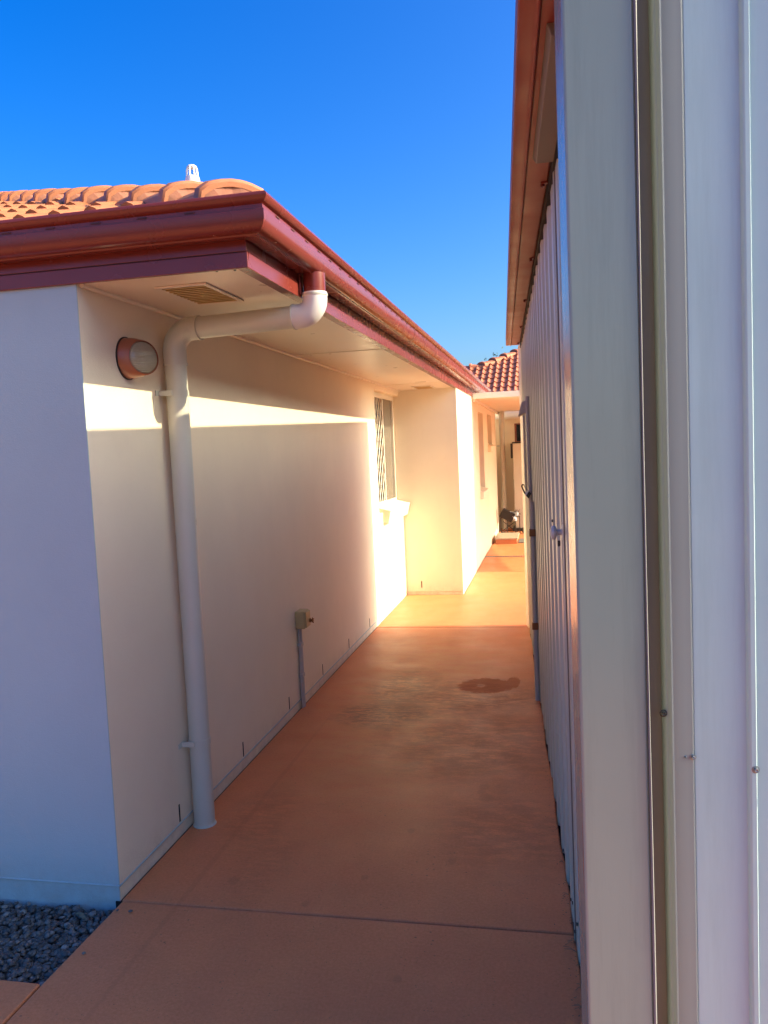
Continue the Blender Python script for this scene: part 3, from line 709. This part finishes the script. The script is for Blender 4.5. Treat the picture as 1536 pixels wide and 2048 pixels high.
# gutter: deep square gutter seen from below
GB = 2.44; GO, GI = .057, .172
gt = MB()
gp = [(GI, GB+.07), (GI, GB+.001), (GI-.004, GB-.002), (.110, GB-.002), (.104, GB-.0005), (.1035, GB+.003), (.1015, GB+.003), (.101, GB-.004), (.0985, GB-.0085), (.095, GB-.0085), (.091, GB-.004), (.088, GB-.002), (GO+.003, GB-.002), (GO, GB+.001), (GO, GB+.070), (GO+.003, GB+.074), (GO+.008, GB+.072), (GO+.006, GB+.066), (GO+.006, GB+.006), (GI-.004, GB+.006), (GI-.004, GB+.07)]
gt.strip([[(a, 1.50, z) for a, z in gp], [(a, 7.17, z) for a, z in gp]], close=True)
gt.add([(GI-.002, 7.172, GB), (GO, 7.172, GB), (GO, 7.172, GB+.07), (GI-.002, 7.172, GB+.07)], [(0, 1, 2, 3)]); gt.add([(GI-.002, 1.498, GB), (GO, 1.498, GB), (GO, 1.498, GB+.07), (GI-.002, 1.498, GB+.07)], [(3, 2, 1, 0)])
sb(gt, 'gutter', 'shed_gutter', smooth=True)
sb(MB().box(GI+.001, LS+.027, 1.7, 7.12, ztop-.0, 2.48), 'gutter_backing', 'dark')
c0 = None
for i, d in enumerate((2.77, 3.86, 4.95, 6.05, 7.0)):
    m = MB(); m.box(GI-.022, GI+.008, d-.012, d+.012, GB-.0065, GB-.0022); m.lathe([(.006, 0), (.006, -.009), (0, -.009)], (GI-.016, d, GB-.0065), (0, 0, 1), 8); m.box(GI+.004, GI+.008, d-.012, d+.012, GB-.035, GB-.0066)
    if c0 is None: m.v = [(p[0], p[1]-d, p[2]) for p in m.v]; c0 = sb(m, 'gutter_clip', 'gutter'); c0.matrix_basis = Matrix.Translation((0, d, 0))
    else: part(c0, SH, Matrix.Translation((0, d, 0)))
# pale boxed beam end under the gutter
bm_ = MB(); bm_.hexa([(.124, 1.74, 2.412), (.179, 1.74, 2.412), (.179, 2.50, 2.412), (.124, 2.50, 2.412)], [(.115, 1.74, 2.4375), (.179, 1.74, 2.4375), (.179, 2.53, 2.4375), (.115, 2.53, 2.4375)])
sb(bm_, 'eave_box', 'eavebox', bevel=.002)
# corner post flashing
PD = 1.44
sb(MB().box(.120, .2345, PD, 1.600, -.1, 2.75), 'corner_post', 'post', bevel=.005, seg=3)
lp = MB(); zz = np.linspace(-.1, 2.75, 60)
lp.strip([[(.2352, PD-.001, z), (.2375+.0007*math.sin(z*3.1), PD-.0045+.0015*math.sin(z*5), z), (.2392+.0012*math.sin(z*3.1)+.0012*max(0, z-2.1)*math.sin(z*14), PD-.0015, z), (.2385, PD+.006, z), (.2352, PD+.008, z)] for z in zz])
sb(lp, 'post_lip', 'shed_trim', smooth=True)
sb(MB().box(.2352, .280, 1.522, 1.60, -.1, 2.75), 'channel', 'groove'); sb(MB().box(.2352, .246, 1.500, 1.5148, -.1, 2.75), 'channel', 'groove')
# J-trim
jt = MB(); jp = [(.2735, 1.58), (.2735, 1.512), (.2755, 1.505), (.2785, 1.502), (.281, 1.5015), (.2835, 1.4985), (.287, 1.497), (.290, 1.4985), (.3, 1.497), (.312, 1.499), (.322, 1.4995), (.325, 1.502), (.325, 1.53)]
jt.strip([[(a, b, -.1) for a, b in jp], [(a, b, 1.) for a, b in jp], [(a, b, 2.75) for a, b in jp]])
sb(jt, 'edge_trim', 'shed_trim', smooth=True)
fp = [(.3255, 1.53), (.3255, 1.506), (.3275, 1.5045)]; x0 = .3275
for i in range(11):
    x1 = x0+.0885; fp += [(x1, 1.5045), (x1+.003, 1.4965), (x1+.006, 1.4945), (x1+.0135, 1.4945), (x1+.0155, 1.497), (x1+.017, 1.5045)]; x0 = x1+.10-.0885+.018
    fp += [(x0, 1.5045)]
    if i % 1 == 0: x0 = fp[-1][0]
fs_ = MB(); fs_.strip([[(a, b+.0008*math.sin(z*2.3+a*20), z) for a, b in fp] for z in np.linspace(-.1, 2.75, 14)])
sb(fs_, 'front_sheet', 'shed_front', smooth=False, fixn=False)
sb(MB().box(.262, .325, 1.531, 1.60, -.1, 2.75), 'wall', 'shed'); sb(MB().box(.325, 3.6, 1.531, 1.69, -.1, 2.75), 'wall', 'shed')
def screw(l, d, z, s_=1., mat='clip'):
    m = MB(); m.lathe([(.0068*s_, 0), (.0068*s_, -.0012), (.0048*s_, -.0016)], (l, d, z), (0, 1, 0), 20); m.lathe([(.0042*s_, -.0014), (.0042*s_, -.005), (.0030*s_, -.0056), (0, -.0044)], (l, d, z), (0, 1, 0), 6)
    return sb(m, 'screw', mat, smooth=False)
screw(.428, 1.4943, 1.0); screw(.428+.0995+.018, 1.4943, 1.0); screw(.2725, 1.502, 1.10, 1., 'blackmetal')
screw(.3225, 1.4995, 1.02, .8); screw(.309, 1.4985, 1.02, .35)
# dark flecks and screws on the lower side sheets
for d, z in ((3.05, .05), (2.62, .09), (2.55, .035), (2.8, 1.25), (3.15, 1.30), (2.45, .12), (2.70, .055)):
    sb(MB().lathe([(.0055, 0), (.0055, -.004), (0, -.004)], (LS-.0005, d, z), (1, 0, 0), 8), 'screw', 'blackmetal')
# door knob
kb = MB(); kd, kz = 2.60, 1.315
kb.lathe([(.024, 0), (.024, -.004), (.010, -.007), (.009, -.020), (.021, -.024), (.0235, -.031), (.020, -.037), (.010, -.040), (0, -.0405)], (LS, kd, kz), (1, 0, 0), 24)
sb(kb, 'door_knob', 'knobw', smooth=True)
sb(MB().box(LS-.018, LS-.010, kd+.002, kd+.008, kz-.043, kz-.026), 'key_tab', 'blackmetal', bevel=.001)

# steel bar strapped on the shed wall with its fold-out latch
BR = thing('wall_mounted_bar', 'grey vertical steel bar strapped to the ribbed shed side with brown clips', 'bar', (0, 0, 0), TH)
def bb(m, name, mat, **kw): return m.build(name, mat, BR, local=True, **kw)
bl = LS-.016
bb(MB().tube([(bl, 5.05, -.0), (bl, 5.05, 1.15), (bl+.002, 5.06, 1.24)], .015, 14), 'lower_bar', 'conduit', smooth=True)
bb(MB().tube([(bl+.004, 5.34, 1.20), (bl+.004, 5.42, 1.9)], .012, 12), 'upper_bar', 'conduit', smooth=True)
bb(MB().tube([(bl-.006, 5.85, 1.24), (bl-.008, 5.95, 1.88)], .008, 10), 'folded_arm', 'conduit', smooth=True)
for z in (1.05, .47): bb(MB().box(bl-.020, bl+.018, 5.03, 5.07, z-.022, z+.022), 'clip', 'brass', bevel=.003)
hd_ = MB(); hd_.hexa([(bl-.055, 5.5, 1.78), (bl+.01, 5.5, 1.80), (bl+.01, 5.75, 1.80), (bl-.050, 5.75, 1.78)], [(bl-.030, 5.5, 1.87), (bl+.012, 5.5, 1.885), (bl+.012, 5.75, 1.885), (bl-.030, 5.75, 1.87)])
bb(hd_, 'hood', 'conduit', bevel=.006)
LT = thing('hinged_latch', 'black and white folding latch sticking out from the shed wall', 'latch', (0, 0, 0), TH)
def lb(m, name, mat, **kw): return m.build(name, mat, LT, local=True, **kw)
lb(MB().hexa([(bl-.026, 5.28, 1.262), (bl-.010, 5.28, 1.244), (bl-.010, 5.32, 1.244), (bl-.026, 5.32, 1.262)], [(bl-.006, 5.28, 1.292), (bl+.008, 5.28, 1.276), (bl+.008, 5.32, 1.276), (bl-.006, 5.32, 1.292)]), 'hinge_block', 'blackmetal', bevel=.002)
lb(MB().hexa([(bl-.034, 5.28, 1.270), (bl-.027, 5.28, 1.262), (bl-.027, 5.31, 1.262), (bl-.034, 5.31, 1.270)], [(bl-.014, 5.28, 1.297), (bl-.007, 5.28, 1.291), (bl-.007, 5.31, 1.291), (bl-.014, 5.31, 1.297)]), 'white_cap', 'pvc_white')
lb(MB().tube([(bl-.030, 5.30, 1.272), (bl-.044, 5.30, 1.305), (bl-.051, 5.30, 1.325), (bl-.049, 5.30, 1.330), (bl-.040, 5.30, 1.336)], .0048, 8), 'handle', 'blackmetal', smooth=True)
lb(MB().tube([(bl-.040, 5.30, 1.336), (bl-.014, 5.30, 1.290)], .0028, 8), 'link', 'clip', smooth=True)

# leaf litter and ants along the base of the shed
def debris(name, n, fn, smin, smax, mat, seed):
    r = np.random.default_rng(seed); m = MB()
    for i in range(n):
        x, y, z = fn(r); s = r.uniform(smin, smax); a = r.uniform(0, 6.28)
        m.add([(x+math.cos(a+q)*s*(1 if j % 2 else .45), y+math.sin(a+q)*s*(1 if j % 2 else .45), z+(.002 if j == 1 else .0008)) for j, q in enumerate((0, 1.57, 3.14, 4.71))], [(0, 1, 2, 3)])
    o = m.build(name, mat, fixn=False); o['kind'] = 'stuff'; return o
def along(r):
    y = r.uniform(2.2, 6.6); return (shx(y)-abs(r.normal(0, .018))-.003, y, .0006)
debris('leaf_litter', 260, along, .0015, .0045, 'plantdark', 5)
debris('dark_specks', 330, lambda r: (r.uniform(-1.5, -.05), r.uniform(1.9, 6.9), .0006), .0008, .0026, 'plantdark', 6)
tw = MB()
for (y, s_) in ((2.50, 1), (2.55, .8), (2.83, .7), (3.05, .6), (2.24, .9), (2.33, .5)):
    x = shx(y)
    for q in range(3):
        a = random.uniform(2.2, 3.9); l_ = .05*s_*random.uniform(.5, 1)
        tw.tube([(x-.002, y, .002), (x-.002+math.cos(a)*l_*.5, y+math.sin(a)*l_*.5, .008), (x-.002+math.cos(a)*l_, y+math.sin(a)*l_, .002)], .0006, 4)
tw.build('dry_grass_wisps', 'leaf_dry')['kind'] = 'stuff'

# ------------------------------------------------------------------ patio cover
PC = thing('patio_cover', 'cream metal patio cover joining the house beyond the shed', 'patio cover', (XP, 10.42, 0))
PZ = 2.185
MB().box(XP+.016, 3.64, 10.42, 10.47, PZ, PZ+.072).build('front_beam', 'trim', PC, bevel=.003)
# ceiling pans
def edge_x(y): return 3.63-.30*(y-10.4) if y < 11.8 else 3.21-.12*(y-11.8)
y = 10.475; i = 0
while y < 15.3:
    y1 = min(y+.245, 15.55)
    MB().hexa([(XP+.016, y, PZ+.012), (edge_x(y), y, PZ+.012), (edge_x(y1), y1-.012, PZ+.012), (XP+.016, y1-.012, PZ+.012)],
              [(XP+.016, y, PZ+.03), (edge_x(y), y, PZ+.03), (edge_x(y1), y1-.012, PZ+.03), (XP+.016, y1-.012, PZ+.03)]).build('ceiling_pan', 'trim', PC, bevel=.002)
    y += .25
MB().hexa([(XP+.016, 10.475, PZ+.034), (edge_x(10.475), 10.475, PZ+.034), (edge_x(15.5), 15.5, PZ+.034), (XP+.016, 15.5, PZ+.034)],
          [(XP+.016, 10.475, PZ+.05), (edge_x(10.475), 10.475, PZ+.05), (edge_x(15.5), 15.5, PZ+.05), (XP+.016, 15.5, PZ+.05)]).build('roof_sheet', 'trim', PC)
MB().box(XP+.001, XP+.04, 10.48, 15.5, PZ-.03, PZ+.011).build('wall_channel', 'trim', PC, bevel=.002)
for (px_, py_) in ((3.58, 10.445), (3.13, 11.62)):
    MB().box(px_-.03, px_+.03, py_-.02, py_+.02, -.0, PZ+.01).build('post', 'trim', PC, bevel=.003)
MB().tube([(3.15, 11.6, 1.2), (3.55, 10.5, .45)], .018, 8).build('brace', 'trim', PC)

# ------------------------------------------------------------------ rear house
cosr, sinr = math.cos(R(22.5)), math.sin(R(22.5))
RH = thing('rear_house', 'rear wing with cream wall and terracotta tiled hip roof seen above the patio cover', 'house', (0, 15.6, 0))
rw_ = MB(); rw_.box(-1.6, -.66, 15.6, 15.84, -.1, 2.3); rw_.box(-.66, .5, 15.6, 15.84, -.1, 1.615); rw_.box(-.66, .5, 15.6, 15.84, 1.975, 2.3); rw_.box(.5, 6, 15.6, 15.84, -.1, 2.3); rw_.box(-1.6, -1.1, 14.9, 15.6, -.1, 2.3)
rw_.build('wall', 'wall_side', RH)
rwin = bpy.data.objects.new('window', None); COL.objects.link(rwin); rwin.parent = RH; rwin.matrix_basis = Matrix.Translation((-.08, 0, 1.6))
MB().box(-.66, .5, 15.70, 15.71, 1.62, 1.97).build('glass_pane', 'glass_dark', rwin)
f_ = MB(); f_.box(-.66, -.625, 15.66, 15.72, 1.617, 1.973); f_.box(.465, .5, 15.66, 15.72, 1.617, 1.973); f_.box(-.625, .465, 15.66, 15.72, 1.617, 1.635); f_.box(-.625, .465, 15.66, 15.72, 1.955, 1.973)
f_.build('window_frame', 'terra_plastic', rwin)
MB().box(-1.1, 2.5, 15.56, 15.598, 2.06, 2.11).build('beam', 'trim', RH, bevel=.003)
ry0, rz0 = 16.2, 2.7-.4142*1.3
Rr = bpy.data.objects.new('roof', None); COL.objects.link(Rr); Rr.parent = RH; Rr.matrix_basis = Matrix.Translation((0, .6, rz0))
P1 = (-1.42, 19.20); P2 = (-.62, 20.10); kh = (P2[1]-P1[1])/(P2[0]-P1[0])
def top_y(x): return P1[1] if x < P1[0] else P1[1]+kh*(x-P1[0])
hipn2 = Vector((-kh, 1, 0)).normalized()
def cutf(cs):
    xm = sum(c.x for c in cs)/4
    return [((P1[0], P1[1], 0), Vector((0, 1, 0)))] if xm < P1[0] else [((P1[0], P1[1], 0), hipn2)]
c3 = tiles(Rr, 'tile_far', -3.3, ry0, rz0, (1, 0, 0), (0, 1), 0, 21, 20, lambda c: c.y < top_y(c.x)-.02, stuff_from=lambda o: o.x < -2.3 or o.x > .35, cut=cutf)
MB().add([(-3.4, ry0, rz0-.01), (3.2, ry0, rz0-.01), (3.2, top_y(3.2), rz0+.4142*(top_y(3.2)-ry0)-.01), (P1[0], P1[1], rz0+.4142*(P1[1]-ry0)-.01), (-3.4, P1[1], rz0+.4142*(P1[1]-ry0)-.01),
          (3.2, top_y(3.2)+4, rz0), (P1[0], P1[1]+2.5, rz0), (-3.4, P1[1]+2.5, rz0)], [(0, 1, 2, 3, 4), (2, 5, 6, 3), (3, 6, 7, 4)]).build('roof_underlay', 'mortar', Rr, fixn=False)
MB().box(-3.4, 6, 16.1, 16.19, 2.05, 2.17).build('gutter', 'gutter', RH, bevel=.01)
def rz_at(y): return rz0+.4142*(y-ry0)
def capline(pa, pb, par, scale=1., n=None):
    pa, pb = Vector(pa), Vector(pb); d = (pb-pa); l_ = d.length; d.normalize(); u_ = d.cross(Vector((0, 0, 1))).normalized(); n_2 = u_.cross(d)
    inv = WM(par).inverted(); q = 0.; pr_ = None
    pm = MB(); pm.strip([[pa+u_*a+n_2*b for a, b in pf], [pb+u_*a+n_2*b for a, b in pf]]); pm.build('hip_mortar', 'mortar', par, fixn=False)
    while q < l_:
        F = frame(pa+d*q, u_, d, n_2)
        if pr_ is None: pr_ = part(cp, par, inv @ F, 'hip_cap'); pr_.data = pr_.data.copy(); pr_.data.materials[0] = M['tile_far']
        else: part(pr_, par, inv @ F, 'hip_cap')
        part(mo, par, inv @ F)
        q += .375
capline((P1[0]-.1, P1[1]-.02, rz_at(P1[1])), (P1[0]+3.2, top_y(P1[0]+3.2), rz_at(top_y(P1[0]+3.2))), Rr)
capline((-3.3, P1[1], rz_at(P1[1])-.02), (P1[0]-.05, P1[1], rz_at(P1[1])-.02), Rr)

# rear downpipe
RD = thing('downpipe', 'tall cream downpipe beside the rear wall under the patio cover', 'downpipe', (-.87, 15.2, 0))
MB().tube([(-.87, 15.2, 2.19), (-.87, 15.2, 0.02)], .05, 20).build('pipe', 'pvc', RD, smooth=True)
MB().lathe([(.056, 0), (.056, .08), (.051, .09)], (-.87, 15.2, 2.10), (0, 0, 1), 20).build('collar', 'pvc', RD, smooth=True)
MB().box(-.97, -.82, 15.19, 15.21, 1.55, 1.58).build('bracket', 'pvc', RD)

# tall cabinet
CB = thing('tall_cabinet', 'tall cream cabinet with dark top edge standing against the rear wall', 'cabinet', (-.35, 15.2, 0))
MB().box(-.675, -.05, 14.98, 15.5, .06, 1.60).build('body', 'pvc', CB, bevel=.012)
MB().box(-.685, -.04, 14.97, 15.52, 1.601, 1.625).build('top', 'blackmetal', CB, bevel=.004)
MB().box(-.715, -.686, 15.0, 15.3, 1.33, 1.60).build('side_handle', 'blackmetal', CB, bevel=.01)
MB().box(-.677, -.673, 14.975, 14.981, .5, .95).build('door_gap', 'groove', CB)
MB().box(-.72, -.05, 14.95, 15.5, .0, .058).build('plinth', 'blackmetal', CB, bevel=.006)

# low step, door mat, stand
ST = thing('low_step', 'low orange step with worn greyish timber top on the far path', 'step', (-.74, 13.5, 0))
MB().box(-.905, -.57, 13.10, 13.90, 0, .072).build('riser', 'terra_step', ST, bevel=.004)
for i, yy in enumerate((13.08, 13.36, 13.64)): MB().box(-.925, -.555, yy, yy+.27, .0725, .094).build('plank', 'step_top', ST, bevel=.003)
MT = MB().box(-.555, -.05, 13.17, 13.72, .001, .016).build('door_mat', 'mat_grey', bevel=.004); tag(MT, 'dark grey door mat lying on orange concrete beside the low step', 'mat')
PS = thing('plant_stand', 'black wire stand on the far path holding a tipped dark planter', 'stand', (-.77, 14.5, 0))
legs = [(-.90, 14.45), (-.64, 14.45), (-.80, 14.70), (-.58, 14.70)]
for (x, y_) in legs: MB().tube([(x, y_, 0), (x+.0, y_, .31)], .008, 8).build('leg', 'blackmetal', PS)
rr_ = MB()
for a, b in ((0, 1), (1, 3), (3, 2), (2, 0)):
    for z in (.30, .04): rr_.tube([(*legs[a], z), (*legs[b], z)], .006, 6)
rr_.tube([(-.9, 14.45, .05), (-.66, 14.45, .22)], .007, 6); rr_.tube([(-.64, 14.45, .05), (-.86, 14.45, .24)], .007, 6)
rr_.build('rails', 'blackmetal', PS)
PL = thing('planter_crate', 'dark square planter tipped on the wire stand with pale cloth spilling out', 'planter', (-.8, 14.52, .3))
cr_ = MB(); cr_.box(-.12, .12, -.10, .10, 0, .16); o_ = cr_.build('crate', 'crate_dark', PL, local=True, bevel=.01); o_.matrix_basis = Matrix.Translation((-.02, 0, -.03)) @ Matrix.Rotation(R(28), 4, 'Y')
cl_ = MB(); r9 = np.random.default_rng(9)
for i in range(26):
    c = (r9.uniform(.02, .20), r9.uniform(-.08, .06), r9.uniform(-.03, .10)); s_ = r9.uniform(.02, .045)
    cl_.add([tuple(np.array(p)*s_*(1+.4*r9.normal())+c) for p in iv[:12]], [])
    o9 = len(cl_.v)-12
    hull = [tuple(int(q) for q in f) for f in jf if max(f) < 12]
    cl_.lathe([(s_*.2, -s_), (s_, -s_*.2), (s_*.8, s_*.5), (s_*.1, s_)], c, (r9.normal(), r9.normal(), 1), 6)
cl_.build('cloth', 'fleece', PL, local=True)
sp_ = MB()
for i in range(16):
    a = r9.uniform(-.6, 1.6); l_ = r9.uniform(.06, .13); p = (.16+r9.uniform(-.02, .05), -.02+r9.uniform(-.03, .03), .05)
    sp_.tube([p, (p[0]+math.sin(a)*l_*.6, p[1]+r9.normal()*.02, p[2]+math.cos(a)*l_*.6), (p[0]+math.sin(a)*l_, p[1]+r9.normal()*.03, p[2]+math.cos(a)*l_*.85)], .007, 5, r2=.001)
sp_.build('spiky_leaves', 'plantdark', PL, local=True)
PB = MB().lathe([(.0, 0), (.085, 0), (.10, .03), (.095, .10), (.06, .12), (0, .13)], (-.44, 14.6, 0), (0, 0, 1), 14).build('black_bag', 'blackmetal', smooth=True)
tag(PB, 'small rounded black bag on the ground right of the wire stand', 'bag')

# tree beyond the rear roof
TR = thing('tree', 'green tree whose top just shows above the rear roof ridge', 'tree', (-1.4, 34, 0))
MB().tube([(-1.4, 34, -.1), (-1.35, 34, 2), (-1.5, 34.1, 3.6)], .22, 12, r2=.10).build('trunk', 'bark', TR, smooth=True)
br = MB()
for i in range(9):
    a = i*.7; br.tube([(-1.45, 34, 2.6+.1*i), (-1.45+math.cos(a)*.7, 34+math.sin(a)*.7, 3.6+.1*i), (-1.45+math.cos(a)*1.3, 34+math.sin(a)*1.2, 4.2+.08*i)], .06, 6, r2=.015)
br.build('limbs', 'bark', TR)
lf = MB(); r4 = np.random.default_rng(4)
cl = [(-1.45+r4.normal()*.95, 34+r4.normal()*.9, 4.2+r4.normal()*.55, r4.uniform(.2, .5)) for _ in range(60)]
for (cx_, cy_, cz_, cr2) in cl:
    if cz_ > 5.0: cz_ = 5.0-r4.uniform(0, .4)
    for q in range(70):
        p = np.array((cx_, cy_, cz_))+r4.normal(0, cr2*.5, 3); a, b = r4.normal(0, 1, 3), r4.normal(0, 1, 3)
        a = a/np.linalg.norm(a)*.06; b = b/np.linalg.norm(b)*.03; lf.add([p-a, p+b, p+a, p-b], [(0, 1, 2, 3)])
lf.build('crown', 'leaf', TR, fixn=False)
print('tiles', c1, c2, c3)
